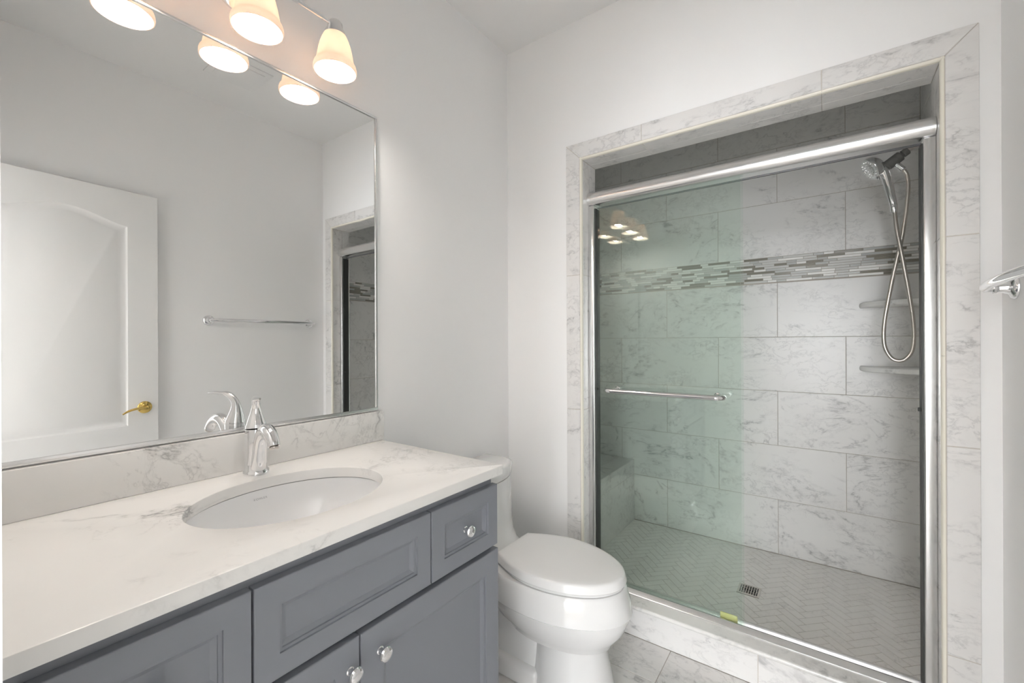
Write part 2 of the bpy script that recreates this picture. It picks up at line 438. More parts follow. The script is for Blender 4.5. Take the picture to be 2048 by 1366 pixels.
prism(t1, [(xj[0]+g, IZ), (xj[1]-g, IZ), (xj[1]-g, FZ), (xj[0]+g, FZ)], yb, yf)
prism(t1, [(xj[1]+g, IZ), (IX1-g, IZ), (FX1-g, FZ), (xj[1]+g, FZ)], yb, yf)
surround = struct(t1.build('trim_1', ['tile'], smooth=0))
gm = MB()                                       # grout seen in the joints
gm.box(FX0+.001, IX0+.004, yb-.0055, yb+.0003, 0, FZ-.001); gm.box(IX1-.004, FX1-.001, yb-.0055, yb+.0003, 0, FZ-.001); gm.box(IX0, IX1, yb-.0055, yb+.0003, IZ-.004, FZ-.001)
# caulk line beside the cream edge
struct(gm.build('grout_joint', 'grout_w', surround, smooth=0))
# cream quarter-round edge
def quarter(mb, p_of, n=6):
    loops = []
    for k in range(n+1):
        a = math.pi/2*k/n; loops.append(p_of(a))
    return loops
em = MB(); e = 0.0085
def edge_strip(fn, ends):
    prof = [(0.0, -0.0015)] + [(e*math.sin(a), (yf-YB-0.001) + e*(1-math.cos(a))) for a in [math.pi/2*k/6 for k in range(7)]] + [(e, 0.004), (0.0, 0.004)]
    em.loft([[fn(u, YB+v, t) for u, v in prof] for t in ends])
edge_strip(lambda u, y, t: (IX0+0.0030+u, y, t), (0.14, 1.2)); edge_strip(lambda u, y, t: (IX0+0.0030+u, y, t), (1.2015, IZ-0.0008))
edge_strip(lambda u, y, t: (IX1-0.0030-u, y, t), (0.14, 1.2)); edge_strip(lambda u, y, t: (IX1-0.0030-u, y, t), (1.2015, IZ-0.0008))
edge_strip(lambda u, y, t: (t, y, IZ-0.0030-u), (IX0+0.001, -0.0088)); edge_strip(lambda u, y, t: (t, y, IZ-0.0030-u), (-0.0076, IX1-0.001))
em.build('pencil_edge', 'cream', surround)
rv = MB(); rv.box(OX0-0.012, OX0-0.0016, YB+.004, YI, 0.10, OZ+0.01); rv.box(OX1+0.0016, OX1+0.012, YB+.004, YI, 0.10, OZ+0.01); rv.box(OX0-0.01, OX1+0.01, YB+.004, YI, OZ+0.0016, OZ+0.012)
rv.mi = 1
zz = [0.138, 0.324, 0.937, 1.551, OZ]; ys = [YB+0.0035, 1.862, YI]
for x, s in ((OX0-0.0016, 1), (OX1+0.0016, -1)):
    tile_rects(rv, 'x', x, s, [(ys[i], ys[i+1], zz[k], zz[k+1]) for i in range(2) for k in range(4)], gap=0.0014)
xx = [OX0, -0.618, -0.0082, OX1]
tile_rects(rv, 'z', OZ+0.0016, -1, [(xx[k], xx[k+1], ys[i], ys[i+1]) for i in range(2) for k in range(3)], gap=0.0014)
rv.build('reveal_tile', ['grout_w', 'tile'], surround, smooth=0)

# curb
cb = thing('shower_curb', 'marble curb with overhanging slab top under the sliding glass shower door', 'curb', (-0.31, 1.85, 0))
mb = MB(); mb.box(IX0+.001, IX1-.001, YB+0.0016, YI+0.01, 0.0, 0.119); mb.mi = 1
tile_rects(mb, 'y', YB+0.0016, -1, [(IX0, -0.812, 0.0, 0.119), (-0.812, -0.202, 0.0, 0.119), (-0.202, IX1, 0.0, 0.119)])
mb.build('curb_face', ['grout_w', 'tile'], cb, smooth=0)
mb = MB()
prof = [(1.93, 0.119), (1.93, 0.139), (1.775, 0.139), (1.7705, 0.1378), (1.7675, 0.1345), (1.7668, 0.130), (1.7675, 0.1255), (1.7705, 0.1222), (1.775, 0.1195), (1.78, 0.119)]
mb.loft([[(x, y, z) for y, z in prof] for x in (OX0+0.0005, OX1-0.0005)])
mb.build('slab_top', 'slab', cb)

# bench inside the shower
bn = thing('shower_bench', 'low marble-tiled bench built along the left side inside the shower', 'bench', (-1.22, 2.39, SF))
mb = MB(); BX = -1.052; BT = 0.4495
mb.box(SXL+.001, BX-0.0016, YI+0.001, YS-.001, SF, BT-0.0016)
mb.mi = 1
tile_rects(mb, 'x', BX-0.0016, 1, [(YI, 2.30, SF, 0.3515), (2.30, YS-.001, SF, 0.3515), (YI, 2.25, 0.3515, BT), (2.25, YS-.001, 0.3515, BT)], gap=0.0018)
mb.build('bench_front', ['grout_w', 'tile'], bn, smooth=0)
mb = MB()
tile_rects(mb, 'z', BT-0.0016, 1, [(SXL+.001, -1.16, YI, 2.30), (SXL+.001, -1.16, 2.30, YS-.001), (-1.16, BX, YI, 2.45), (-1.16, BX, 2.45, YS-.001)], gap=0.0018)
mb.build('bench_top', ['tile'], bn, smooth=0)

# drain
dr = thing('floor_drain', 'square metal drain grate with curved cut-outs in the herringbone shower floor', 'drain', (DRAIN[0], DRAIN[1], SF))
mb = MB(); cx, cy, hs = DRAIN; mb.box(cx-hs, cx+hs, cy-hs, cy+hs, SF-0.002, SF+0.0012); mb.build('drain_well', 'dark', dr, smooth=0)
mb = MB(); z0, z1 = SF+0.0012, SF+0.0038; fw = 0.009
for q in ((cx-hs, cx+hs, cy-hs, cy-hs+fw), (cx-hs, cx+hs, cy+hs-fw, cy+hs), (cx-hs, cx-hs+fw, cy-hs+fw, cy+hs-fw), (cx+hs-fw, cx+hs, cy-hs+fw, cy+hs-fw)): mb.box(*q, z0, z1)
for k in range(-3, 4): mb.box(cx+k*0.0105-0.0016, cx+k*0.0105+0.0016, cy-hs+fw, cy+hs-fw, z0, z1)
for k in range(3):
    rr = 0.012+k*0.011
    mb.tube([(cx+rr*math.cos(a), cy+rr*math.sin(a), z1-0.0012) for a in [2*math.pi*i/24 for i in range(25)]], 0.0015, 6)
mb.build('grate', 'steel', dr)

# corner shelves
for k, (zt, lb) in enumerate(((1.437, 'upper of two quarter-round marble corner shelves behind the shower hose'), (1.117, 'lower of two quarter-round marble corner shelves, below the hose loop'))):
    mb = MB(); R0 = 0.235; n = 20; tk = 0.026
    def arc(r, z): return [(SXR-0.0003, YS-0.0003, z)] + [(SXR-0.0003-r*math.sin(math.pi/2*i/n), YS-0.0003-r*math.cos(math.pi/2*i/n), z) for i in range(n+1)]
    mb.loft([arc(R0-0.007, zt-tk), arc(R0-0.002, zt-tk+0.003), arc(R0, zt-tk/2), arc(R0-0.002, zt-0.003), arc(R0-0.007, zt)])
    o = mb.build('corner_shelf', 'shelf', base=(SXR-0.1, YS-0.1, zt-tk)); tag(o, lb, 'shelf', 'marble corner shelves in the shower')

# ------------------------------------------------------------------ sliding shower door
sd = thing('sliding_shower_door', 'chrome-framed sliding glass shower door with green-tinted panes slid to the left', 'shower door', (-0.31, 1.855, 0.139))
mb = MB(); yc, zc = 1.856, 1.906
prof = []
for k in range(13):
    a = math.pi/2 + math.pi*k/12; prof.append((yc-0.006+0.026*math.cos(a), zc+0.031*math.sin(a)))
prof += [(yc+0.045, zc-0.031), (yc+0.045, zc-0.026), (yc+0.049, zc-0.022), (yc+0.049, zc+0.031)]
mb.loft([[(x, y, z) for y, z in prof] for x in (OX0+0.0015, OX1-0.0015)])
mb.build('header_rail', 'chrome2', sd, smooth=50)
mb = MB(); mb.box(OX0+.004, OX1-.004, 1.888, 1.900, 1.872, 1.8748, 0.001); mb.build('top_track', 'track', sd)
for x0, x1, s in ((OX0+0.0005, OX0+0.030, 1), (OX1-0.030, OX1-0.0005, -1)):
    mb = MB(); mb.box(x0, x1, 1.838, 1.904, 0.158, 1.8748, 0.004, 3); jb = mb.build('side_jamb', 'chrome2', sd)
    mb = MB(); xs = x1 if s > 0 else x0
    mb.box(min(xs, xs+s*0.004), max(xs, xs+s*0.004), 1.850, 1.892, 0.16, 1.862); mb.build('seal_strip', 'rubber', jb, smooth=0)
    mb = MB(); mb.box(min(xs+s*.004, xs+s*0.012), max(xs+s*.004, xs+s*0.012), 1.856, 1.866, 1.023, 1.035, 0.002); mb.build('bumper', 'rubber', jb)
mb = MB()
prof = [(1.8375, 0.1395), (1.8375, 0.1435), (1.8395, 0.1455), (1.8570, 0.1565), (1.8585, 0.1565), (1.8585, 0.146), (1.866, 0.146), (1.866, 0.154), (1.868, 0.154), (1.868, 0.146), (1.890, 0.146), (1.890, 0.156), (1.903, 0.150), (1.903, 0.1395)]
mb.loft([[(x, y, z) for y, z in prof] for x in (OX0+0.001, OX1-0.001)])
mb.build('bottom_track', 'chrome2', sd, smooth=20)
def pane(x0, x1, y, name='glass_panel'):
    mb = MB(); mb.box(x0, x1, y-0.003, y+0.003, 0.148, 1.880); return mb.build(name, 'glass', sd, smooth=0)
p1 = pane(OX0+0.020, -0.255, 1.862); p2 = pane(OX0+0.020, -0.266, 1.879)
p1['label'] = 'outer pane carrying the towel bar'; p2['label'] = 'inner pane behind the outer one'
mb = MB(); zb = 1.0305; x0, x1 = -0.79, -0.315; yo = 1.787
pts = [(x0+.035, 1.8592, zb+.002), (x0+.03, 1.825, zb+.001), (x0+0.018, 1.80, zb), (x0+0.045, yo, zb)]
path = [(x0+0.03, 1.8592, zb), (x0+0.012, 1.840, zb), (x0+0.003, 1.814, zb), (x0+0.010, 1.795, zb), (x0+0.032, yo, zb), (x0+0.06, yo, zb)]
path2 = [(x1-(p[0]-x0), p[1], p[2]) for p in reversed(path)]
mb.tube(path+path2, 0.0105, 16, sub=5)
tb = mb.build('towel_bar', 'chrome', p1)
mb = MB()
for x in (x0+0.03, x1-0.03): mb.lathe([(0.014, 0), (0.014, 0.004), (0.011, 0.007)], (x, 1.8590, zb), (0, -1, 0), 20)
mb.build('mounting_collar', 'chrome', p1)
mb = MB(); mb.box(-0.345, -0.283, 1.8835, 1.8895, 0.146, 0.170, 0.003); mb.build('door_guide', 'amber', sd)

# ------------------------------------------------------------------ vanity
CX = -0.749; CT = 0.896; CB = 0.869; CY0 = YF+0.002; CY1 = 0.993
SK = (-1.018, 0.527, 0.170, 0.214)
def ellipse(cx, cy, a, b, z, n=72): return [(cx+a*math.cos(2*math.pi*i/n), cy+b*math.sin(2*math.pi*i/n), z) for i in range(n)]
mb = MB(); bm = mb.bm
def rect(x0, x1, y0, y1, z): return [(x0, y0, z), (x1, y0, z), (x1, y1, z), (x0, y1, z)]
def rrect(x0, x1, y0, y1, z, r, n=4, corners=(0, 0, 1, 0)):
    out = []
    for k, (cx, cy, a0) in enumerate(((x0+r, y0+r, math.pi), (x1-r, y0+r, 1.5*math.pi), (x1-r, y1-r, 0), (x0+r, y1-r, .5*math.pi))):
        if corners[k]:
            for i in range(n+1): a = a0+math.pi/2*i/n; out.append((cx+r*math.cos(a), cy+r*math.sin(a), z))
        else: out.append(((x0, x1, x1, x0)[k], (y0, y0, y1, y1)[k], z))
    return out
def ring_face(outer, inner, flip=False):
    vo = [bm.verts.new(p) for p in outer]; vi = [bm.verts.new(p) for p in inner]
    eds = [bm.edges.new((vo[i], vo[(i+1) % len(vo)])) for i in range(len(vo))] + [bm.edges.new((vi[i], vi[(i+1) % len(vi)])) for i in range(len(vi))]
    bmesh.ops.triangle_fill(bm, edges=eds, use_beauty=True)
    return vo, vi
def bridge(a, b):
    n = len(a)
    for i in range(n): bm.faces.new((a[i], a[(i+1) % n], b[(i+1) % n], b[i]))
ed = 0.003
to, ti = ring_face(rrect(XW+.0005, CX-ed, CY0, CY1-ed, CT, 0.006), ellipse(SK[0], SK[1], SK[2]+ed, SK[3]+ed, CT))
bo, bi = ring_face(rrect(XW+.0005, CX-ed, CY0, CY1-ed, CB, 0.006), ellipse(SK[0], SK[1], SK[2], SK[3], CB))
m1 = [bm.verts.new(p) for p in rrect(XW+.0005, CX-ed*.3, CY0, CY1-ed*.3, CT-ed*.3, 0.007)]
m2 = [bm.verts.new(p) for p in rrect(XW+.0005, CX, CY0, CY1, CT-ed, 0.008)]
m3 = [bm.verts.new(p) for p in rrect(XW+.0005, CX, CY0, CY1, CB+ed*.5, 0.008)]
bridge(to, m1); bridge(m1, m2); bridge(m2, m3); bridge(m3, bo)
i1 = [bm.verts.new(p) for p in ellipse(SK[0], SK[1], SK[2]+ed*.3, SK[3]+ed*.3, CT-ed*.3)]
i2 = [bm.verts.new(p) for p in ellipse(SK[0], SK[1], SK[2], SK[3], CT-ed)]
bridge(ti, i1); bridge(i1, i2); bridge(i2, bi)
ct = mb.build('countertop', 'quartz', base=(-1.03, 0.5, CB)); tag(ct, 'white quartz countertop with grey veins and an oval sink cut-out on the vanity', 'countertop')
mb = MB(); mb.box(XW+.0005, XW+0.020, CY0, 0.999, CT+0.0003, 1.0, 0.0015)
tag(mb.build('backsplash', 'quartz', base=(XW+.01, .5, CT)), 'low quartz backsplash strip along the wall under the mirror', 'backsplash')

# undermount sink
sk = thing('sink', 'white oval undermount sink set below the quartz countertop', 'sink', (SK[0], SK[1], 0.72))
mb = MB(); lp = []
sa, sb = SK[2]+0.004, SK[3]+0.004
for k in range(31):
    t = k/30; ang = t*math.pi/2; f = math.cos(ang)**0.55 if t < 1 else 0.0
    f = max(f, 0.11); lp.append(ellipse(SK[0], SK[1], sa*f, sb*f, CB-0.003-0.145*math.sin(ang)))
rim = ellipse(SK[0], SK[1], sa+0.02, sb+0.02, CB-0.003)
out = [ellipse(SK[0], SK[1], sa+0.02, sb+0.02, CB-0.012)]
for k in range(1, 13):
    t = k/14; ang = t*math.pi/2; f = max(math.cos(ang)**0.55, 0.2)
    out.append(ellipse(SK[0], SK[1], sa*f+0.01, sb*f+0.01, CB-0.012-0.145*math.sin(ang)))
mb.loft([out[-1]]+list(reversed(out[:-1]))+[rim]+lp, True, True)
basin = mb.build('basin', 'basin', sk, smooth=60)
mb = MB(); mb.lathe([(0.022, 0.0), (0.022, 0.002), (0.017, 0.003), (0.015, 0.0015), (0.0, 0.0015)][:4], (SK[0], SK[1], CB-0.1448), n=24); mb.build('sink_drain', 'chrome', sk)

# cabinet
XC = -0.775; VY0, VY1 = YF+0.012, 0.990
vc = thing('vanity_cabinet', 'grey-blue painted vanity cabinet with chrome knobs under the quartz countertop', 'cabinet', (-1.04, 0.5, 0))
mb = MB(); XB = XC-0.020
hx0, hx1, hy0, hy1 = SK[0]-SK[2]-0.05, SK[0]+SK[2]+0.05, SK[1]-SK[3]-0.05, SK[1]+SK[3]+0.05
mb.box(XW+.001, XB, VY1-0.018, VY1, 0.0, 0.866); mb.box(XW+.001, XB, VY0, VY0+0.018, 0.0, 0.866)
mb.box(XW+.001, XB-0.02, VY0+.018, VY1-.018, 0.10, 0.118); mb.box(XW+.001, XW+0.012, VY0+.018, VY1-.018, 0.118, 0.866)
mb.box(XB-0.02, XB, VY0+.018, VY1-.018, 0.10, 0.14); mb.box(XB-0.02, XB, VY0+.018, VY1-.018, 0.640, 0.668); mb.box(XB-0.02, XB, VY0+.018, VY1-.018, 0.820, 0.866)
for y in (0.318, 0.721, 0.524): mb.box(XB-0.02, XB, y, y+0.026, 0.14, 0.82)
mb.box(XB-0.075, XB-0.06, VY0+.018, VY1-.018, 0.0, 0.10)
mb.build('carcass', 'cab', vc, smooth=0)
def front(name, y0, y1, z0, z1, rail, knob=None, rail_b=None):
    """a recessed-panel front with a stepped moulding"""
    mb = MB(); bm = mb.bm; xo, xi = XC, XB+0.0008
    def rc(d, x, dd=None): return [(x, y0+d, z0+d), (x, y1-d, z0+d), (x, y1-d, z1-d), (x, y0+d, z1-d)]
    # outward from the back edge, round the eased front edge, then the moulding down to the panel
    r = rail
    lps = [rc(0, xi), rc(0, xo-0.002), rc(0.0007, xo-0.0006), rc(0.002, xo), rc(r, xo), rc(r+0.0008, xo-0.0035), rc(r+0.006, xo-0.0042), rc(r+0.0068, xo-0.0070), rc(r+0.0155, xo-0.0115)]
    mb.loft(lps)
    o = mb.build(name, 'cab', vc, smooth=20)
    if knob:
        ky, kz = knob
        k = MB(); xk = XC - (0.0115 if name == 'drawer' else 0)
        k.lathe([(0.0085, 0.0), (0.0085, 0.002), (0.0062, 0.0035), (0.0055, 0.010), (0.0075, 0.0145), (0.0125, 0.0165), (0.0152, 0.0195), (0.0155, 0.0225), (0.0135, 0.0255), (0.0125, 0.0258), (0.0118, 0.0265), (0.006, 0.0278), (0.001, 0.028)], (xk, ky, kz), (1, 0, 0), 28)
        k.build('knob', 'chrome', o)
    return o
DZ0, DZ1 = 0.662, 0.8355
o = front('drawer', 0.7365, 0.995, DZ0, DZ1, 0.042, (0.868, 0.7445)); o['label'] = 'small drawer front beside the toilet'
o = front('drawer', 0.072, 0.329, DZ0, DZ1, 0.042, (0.2, 0.7445)); o['label'] = 'small drawer front at the left end'
o = front('false_front', 0.3325, 0.7325, DZ0, DZ1, 0.042); o['label'] = 'wide knobless drawer front below the sink'
o = front('door', 0.5375, 0.998, 0.118, 0.6485, 0.055, (0.5835, 0.590)); o['label'] = 'right door'
o = front('door', 0.072, 0.534, 0.118, 0.6485, 0.055, (0.5115, 0.590)); o['label'] = 'left door'

# mirror
mr = thing('wall_mirror', 'large chrome-edged rectangular wall mirror above the backsplash', 'mirror', (XW, 0.52, 1.003))
MY0, MY1, MZ0, MZ1 = YF+0.005, 0.981, 1.0035, 2.059
mb = MB(); mb.box(XW+.0004, XW+0.006, MY0+.004, MY1-.004, MZ0+.004, MZ1-.004); mb.build('mirror_glass', 'mirror', mr, smooth=0)
mb = MB(); fw = 0.008
for q in ((MY0, MY1, MZ0, MZ0+0.011), (MY0, MY1, MZ1-fw, MZ1), (MY0, MY0+fw, MZ0+0.011, MZ1-fw), (MY1-fw, MY1, MZ0+0.011, MZ1-fw)): mb.box(XW+.0003, XW+0.010, *q, 0.0012)
mb.build('mirror_frame', 'chrome2', mr)

# ------------------------------------------------------------------ faucet
FC = Vector((-1.245, 0.541, CT+0.0002))
fa = thing('faucet', 'chrome single-handle faucet with an arched spout behind the sink', 'faucet', FC)
mb = MB()
mb.lathe([(0.031, 0), (0.0315, 0.004), (0.0305, 0.010), (0.0275, 0.0125), (0.0268, 0.03), (0.0262, 0.08), (0.0262, 0.118), (0.0255, 0.122), (0.0, 0.122)][:8], FC, n=40)
mb.build('body', 'chrome', fa, smooth=60)
mb = MB(); x, y, z = FC
SD = Vector((0.99, -0.12, 0)).normalized()
def sp_pt(r, h): return FC + SD*r + Vector((0, 0, h))
P0 = [sp_pt(0.016, 0.020), sp_pt(0.025, 0.045), sp_pt(0.032, 0.075), sp_pt(0.044, 0.104), sp_pt(0.062, 0.123), sp_pt(0.085, 0.1285), sp_pt(0.108, 0.122), sp_pt(0.128, 0.106), sp_pt(0.136, 0.094)]
mb.tube(P0, [0.0185, 0.018, 0.017, 0.0165, 0.0165, 0.0165, 0.016, 0.0145, 0.0138], 22, sub=5)
sp = mb.build('spout', 'chrome', fa, smooth=60)
mb = MB(); mb.lathe([(0.0112, 0), (0.0112, 0.004), (0.009, 0.0045), (0.009, 0.001)], sp_pt(0.1385, 0.089), (-0.45, 0.05, 1), 20); mb.build('aerator', 'steel', sp)
mb = MB()
HD = Vector((0.92, -0.39, 0)).normalized()
def h_pt(r, h): return FC + HD*r + Vector((0, 0, h))
P1 = [h_pt(0, 0.1225), h_pt(-0.001, 0.130), h_pt(-0.003, 0.146), h_pt(-0.004, 0.162), h_pt(-0.002, 0.178), h_pt(0.006, 0.191), h_pt(0.022, 0.202), h_pt(0.045, 0.2085), h_pt(0.070, 0.209), h_pt(0.088, 0.205)]
mb.tube(P1, [0.0266, 0.0258, 0.0205, 0.0148, 0.0108, 0.0095, 0.0098, 0.0108, 0.0112, 0.0080], 22, sub=5)
for v in mb.bm.verts:                     # the lever flattens towards its tip
    rr = (v.co-FC).dot(HD)
    if v.co.z > FC.z+0.17:
        k = min(max((rr-0.012)/0.03, 0), 1); mid = FC.z+0.2075-0.05*max(0, 0.03-rr)
        v.co.z -= k*(v.co.z-mid)*0.6
mb.build('handle', 'chrome', fa, smooth=60)

# ------------------------------------------------------------------ vanity light
LX = -1.206; LYS = (0.309, 0.532, 0.755)
vl = thing('vanity_light', 'chrome bar light with three lit frosted bell shades above the mirror', 'wall light', (XW, 0.532, 2.2))
mb = MB(); mb.lathe([(0.075, 0), (0.075, 0.006), (0.068, 0.014), (0.045, 0.022), (0.02, 0.025)], (XW+.0003, 0.532, 2.235), (1, 0, 0), 40); mb.build('backplate', 'chrome', vl)
mb = MB()
mb.tube([(XW+0.02, 0.532, 2.235), (XW+0.05, 0.532, 2.237), (XW+0.085, 0.532, 2.228), (LX, 0.532, 2.213)], 0.008, 14, sub=5)
mb.tube([(LX, LYS[0]-0.004, 2.213), (LX, LYS[-1]+0.004, 2.213)], 0.0062, 14)
mb.build('bar', 'chrome', vl)
for y in LYS:
    mb = MB(); mb.lathe([(0.006, 0.046), (0.016, 0.044), (0.021, 0.037), (0.0225, 0.024), (0.0285, 0.012), (0.0325, 0.0), (0.030, 0.0), (0.02, 0.004)], (LX, y, 2.180), n=32)
    sc = mb.build('socket_cap', 'chrome2', vl)
    mb = MB()
    pr = [(0.0285, 0.116), (0.0330, 0.109), (0.0385, 0.097), (0.0435, 0.082), (0.0475, 0.066), (0.0505, 0.050), (0.0530, 0.036), (0.0545, 0.028), (0.0565, 0.0245), (0.0600, 0.020), (0.0618, 0.014), (0.0622, 0.007), (0.0612, 0.001), (0.0590, 0.0)]
    inn = [(r-0.0032, h+0.001) for r, h in reversed(pr[:-2])]
    mb.lathe(pr+[(0.0578, 0.0012)]+inn, (LX, y, 2.070), n=48, cap0=False, cap1=False)
    sh = mb.build('lamp_shade', 'shade', vl, smooth=70)
    mb = MB()
    mb.lathe([(0.0135, 0.075), (0.0145, 0.060), (0.021, 0.048), (0.0275, 0.034), (0.0298, 0.022), (0.0275, 0.008), (0.021, -0.002), (0.011, -0.008), (0.001, -0.0095)], (LX, y, 2.086), n=28)
    mb.build('bulb', 'bulb', vl, smooth=80)

# ------------------------------------------------------------------ toilet
TY = 1.395
to_ = thing('toilet', 'white one-piece toilet with closed lid between the vanity and the shower', 'toilet', (-0.9, TY, 0))
def egg(xb, xf, hw, z, wide=0.45, n=64, back=2.6):
    cx = xb+wide*(xf-xb); out = []
    for i in range(n):
        a = 2*math.pi*i/n; c, s_ = math.cos(a), math.sin(a)
        if c >= 0: out.append((cx+(xf-cx)*c, TY+hw*s_, z))
        else:
            c2 = -abs(c)**(2/back); s2 = math.copysign(abs(s_)**(2/back), s_); out.append((cx+(cx-xb)*c2, TY+hw*s2, z))
    return out
def lidshape(x0, x1, wb, wm, z, d=0.0, n=40):
    up = []
    for i in range(n+1):
        s_ = 1-(1-i/n)**1.0; s_ = math.sin(s_*math.pi/2)
        if s_ < 0.42: w_ = wb+(wm-wb)*math.sin(math.pi/2*s_/0.42)
        else: w_ = wm*math.sqrt(max(0, 1-((s_-0.42)/0.58)**2))
        up.append((x0+d+(x1-x0-2*d)*s_, max(w_-d, 0)))
    pts = [(x, TY+w_, z) for x, w_ in up] + [(x, TY-w_, z) for x, w_ in reversed(up[:-1])]
    return pts
mb = MB()
mb.loft([egg(-1.0, -0.60, 0.125, 0.20, back=2.2), egg(-1.01, -0.585, 0.140, 0.225, back=2.2), egg(-1.04, -0.555, 0.166, 0.262), egg(-1.06, -0.540, 0.180, 0.298), egg(-1.065, -0.534, 0.1855, 0.321), egg(-1.065, -0.5295, 0.189, 0.3245), egg(-1.065, -0.535, 0.186, 0.360),
         egg(-1.065, -0.546, 0.178, 0.395), egg(-1.065, -0.550, 0.175, 0.405), egg(-1.06, -0.556, 0.170, 0.411), egg(-1.05, -0.58, 0.14, 0.411)])
mb.build('bowl', 'porcelain', to_, smooth=28)
mb = MB()
mb.loft([egg(-0.90, -0.585, 0.138, 0.0, 0.5, back=2), egg(-0.90, -0.590, 0.133, 0.02, 0.5, back=2), egg(-0.89, -0.605, 0.122, 0.09, 0.5, back=2), egg(-0.885, -0.622, 0.112, 0.17, 0.5, back=2), egg(-0.885, -0.625, 0.110, 0.235, 0.5, back=2)])
mb.build('pedestal', 'porcelain', to_, smooth=50)
mb = MB()
mb.box(-1.285, -0.84, TY-0.085, TY+0.085, 0.0, 0.33, 0.02, 4); mb.box(-1.285, -0.83, TY-0.115, TY+0.115, 0.0, 0.075, 0.018, 4)
mb.box(-1.285, -0.98, TY-0.125, TY+0.125, 0.24, 0.395, 0.03, 5)
mb.build('trapway_base', 'porcelain', to_, smooth=50)
mb = MB()
def tankl(hw, xb, xs, xf, z, r=0.03, n=24):
    pts = [(xb, TY-hw, z), ]
    c = []
    for i in range(n+1):
        y = -hw+2*hw*i/n; q = abs(y)/hw
        x = xs+(xf-xs)*(1-q**2.2) - (0.02*max(0, (q-0.9)/0.1)**2)
        c.append((x, TY+y, z))
    return [(xb, TY-hw, z)]+c+[(xb, TY+hw, z)]
mb.loft([tankl(0.150, -1.30, -1.06, -0.985, 0.375), tankl(0.153, -1.30, -1.085, -1.005, 0.398), tankl(0.160, -1.30, -1.115, -1.035, 0.415), tankl(0.172, -1.30, -1.135, -1.062, 0.445), tankl(0.182, -1.30, -1.146, -1.080, 0.49), tankl(0.192, -1.30, -1.155, -1.092, 0.56), tankl(0.200, -1.30, -1.160, -1.098, 0.6615)])
mb.build('tank', 'porcelain', to_, smooth=50)
mb = MB()
mb.loft([tankl(0.192, -1.300, -1.168, -1.106, 0.6615), tankl(0.192, -1.300, -1.168, -1.106, 0.6645), tankl(0.2005, -1.303, -1.159, -1.0975, 0.6650), tankl(0.2020, -1.305, -1.1575, -1.096, 0.667), tankl(0.2025, -1.305, -1.157, -1.0955, 0.710), tankl(0.2015, -1.305, -1.158, -1.0965, 0.7145), tankl(0.198, -1.303, -1.162, -1.100, 0.718), tankl(0.190, -1.300, -1.172, -1.110, 0.7195)])
mb.build('tank_lid', 'porcelain', to_, smooth=50)
mb = MB(); LA = (-1.015, -0.549, 0.108, 0.172)
mb.loft([lidshape(*LA, 0.4115, 0.010), lidshape(*LA, 0.4125, 0.0085), lidshape(*LA, 0.4205, 0.0085), lidshape(*LA, 0.4210, 0.012)])
mb.build('seat', 'seat', to_, smooth=40)
mb = MB()
mb.loft([lidshape(*LA, 0.4225, 0.006), lidshape(*LA, 0.4235, 0.002), lidshape(*LA, 0.427, 0.0), lidshape(*LA, 0.446, 0.004), lidshape(*LA, 0.4505, 0.0055), lidshape(*LA, 0.4535, 0.0085), lidshape(*LA, 0.4550, 0.013), lidshape(*LA, 0.4562, 0.03), lidshape(*LA, 0.4575, 0.07)])
mb.build('lid', 'seat', to_, smooth=40)
mb = MB(); mb.tube([(-1.017, TY-0.09, 0.428), (-1.017, TY+0.09, 0.428)], 0.010, 14); mb.build('hinge', 'seat', to_)

# ------------------------------------------------------------------ shower head on the right shower wall
SY = 2.40
hs_ = thing('hand_shower', 'chrome hand shower with round spray head and looped metal hose in a dark grey holder', 'hand shower', (SXR, SY, 2.06))
sa_ = hs_
mb = MB(); mb.tube([(SXR-0.003, SY, 2.083), (0.345, SY, 2.072), (0.274, SY, 2.0255)], 0.0095, 14); mb.build('arm', 'steel', sa_)
mb = MB(); mb.lathe([(0.03, 0), (0.029, 0.004), (0.02, 0.008)], (SXR-0.0005, SY, 2.083), (-1, 0, 0), 24); mb.build('wall_flange', 'chrome', sa_)
mb = MB(); A0, A1 = Vector((0.277, SY, 2.0275)), Vector((0.206, SY, 1.976)); ax = (A1-A0)
mb.lathe([(0.014, 0.0), (0.0155, 0.002), (0.0155, 0.020), (0.012, 0.021), (0.012, 0.026), (0.019, 0.027), (0.021, 0.03), (0.021, 0.044), (0.0205, 0.0445), (0.021, 0.045), (0.021, 0.080), (0.017, 0.085)], A0, ax, 28)
mb.build('holder_bracket', 'greyp', sa_, smooth=30)
mb = MB(); mb.tube([(0.236, SY, 1.985), (0.262, SY, 1.953)], [0.010, 0.011], 16); mb.build('hose_outlet', 'chrome', sa_)
# spray disc facing down-left
hc = Vector((0.165, SY-0.004, 1.980)); hd = Vector((-0.80, -0.30, -0.52)).normalized()
mb = MB(); mb.lathe([(0.006, -0.040), (0.020, -0.034), (0.036, -0.022), (0.0455, -0.010), (0.048, -0.001), (0.048, 0.010), (0.0465, 0.013), (0.0445, 0.0138)], hc, hd, 40); head = mb.build('spray_head', 'chrome', hs_, smooth=40)
mb = MB(); mb.lathe([(0.0443, 0.0128), (0.0443, 0.0146), (0.030, 0.0152), (0.0295, 0.0142), (0.028, 0.0152), (0.001, 0.0155)], hc, hd, 40)
q = Vector((0, 0, 1)).rotation_difference(hd).to_matrix()
for ring, cnt in ((0.036, 18), (0.024, 12), (0.012, 6)):
    for k in range(cnt):
        a = 2*math.pi*k/cnt; mb.lathe([(0.0026, 0), (0.002, 0.004)], hc+q @ Vector((ring*math.cos(a), ring*math.sin(a), 0.0148)), hd, 8)
mb.build('spray_face', 'chrome2', head)
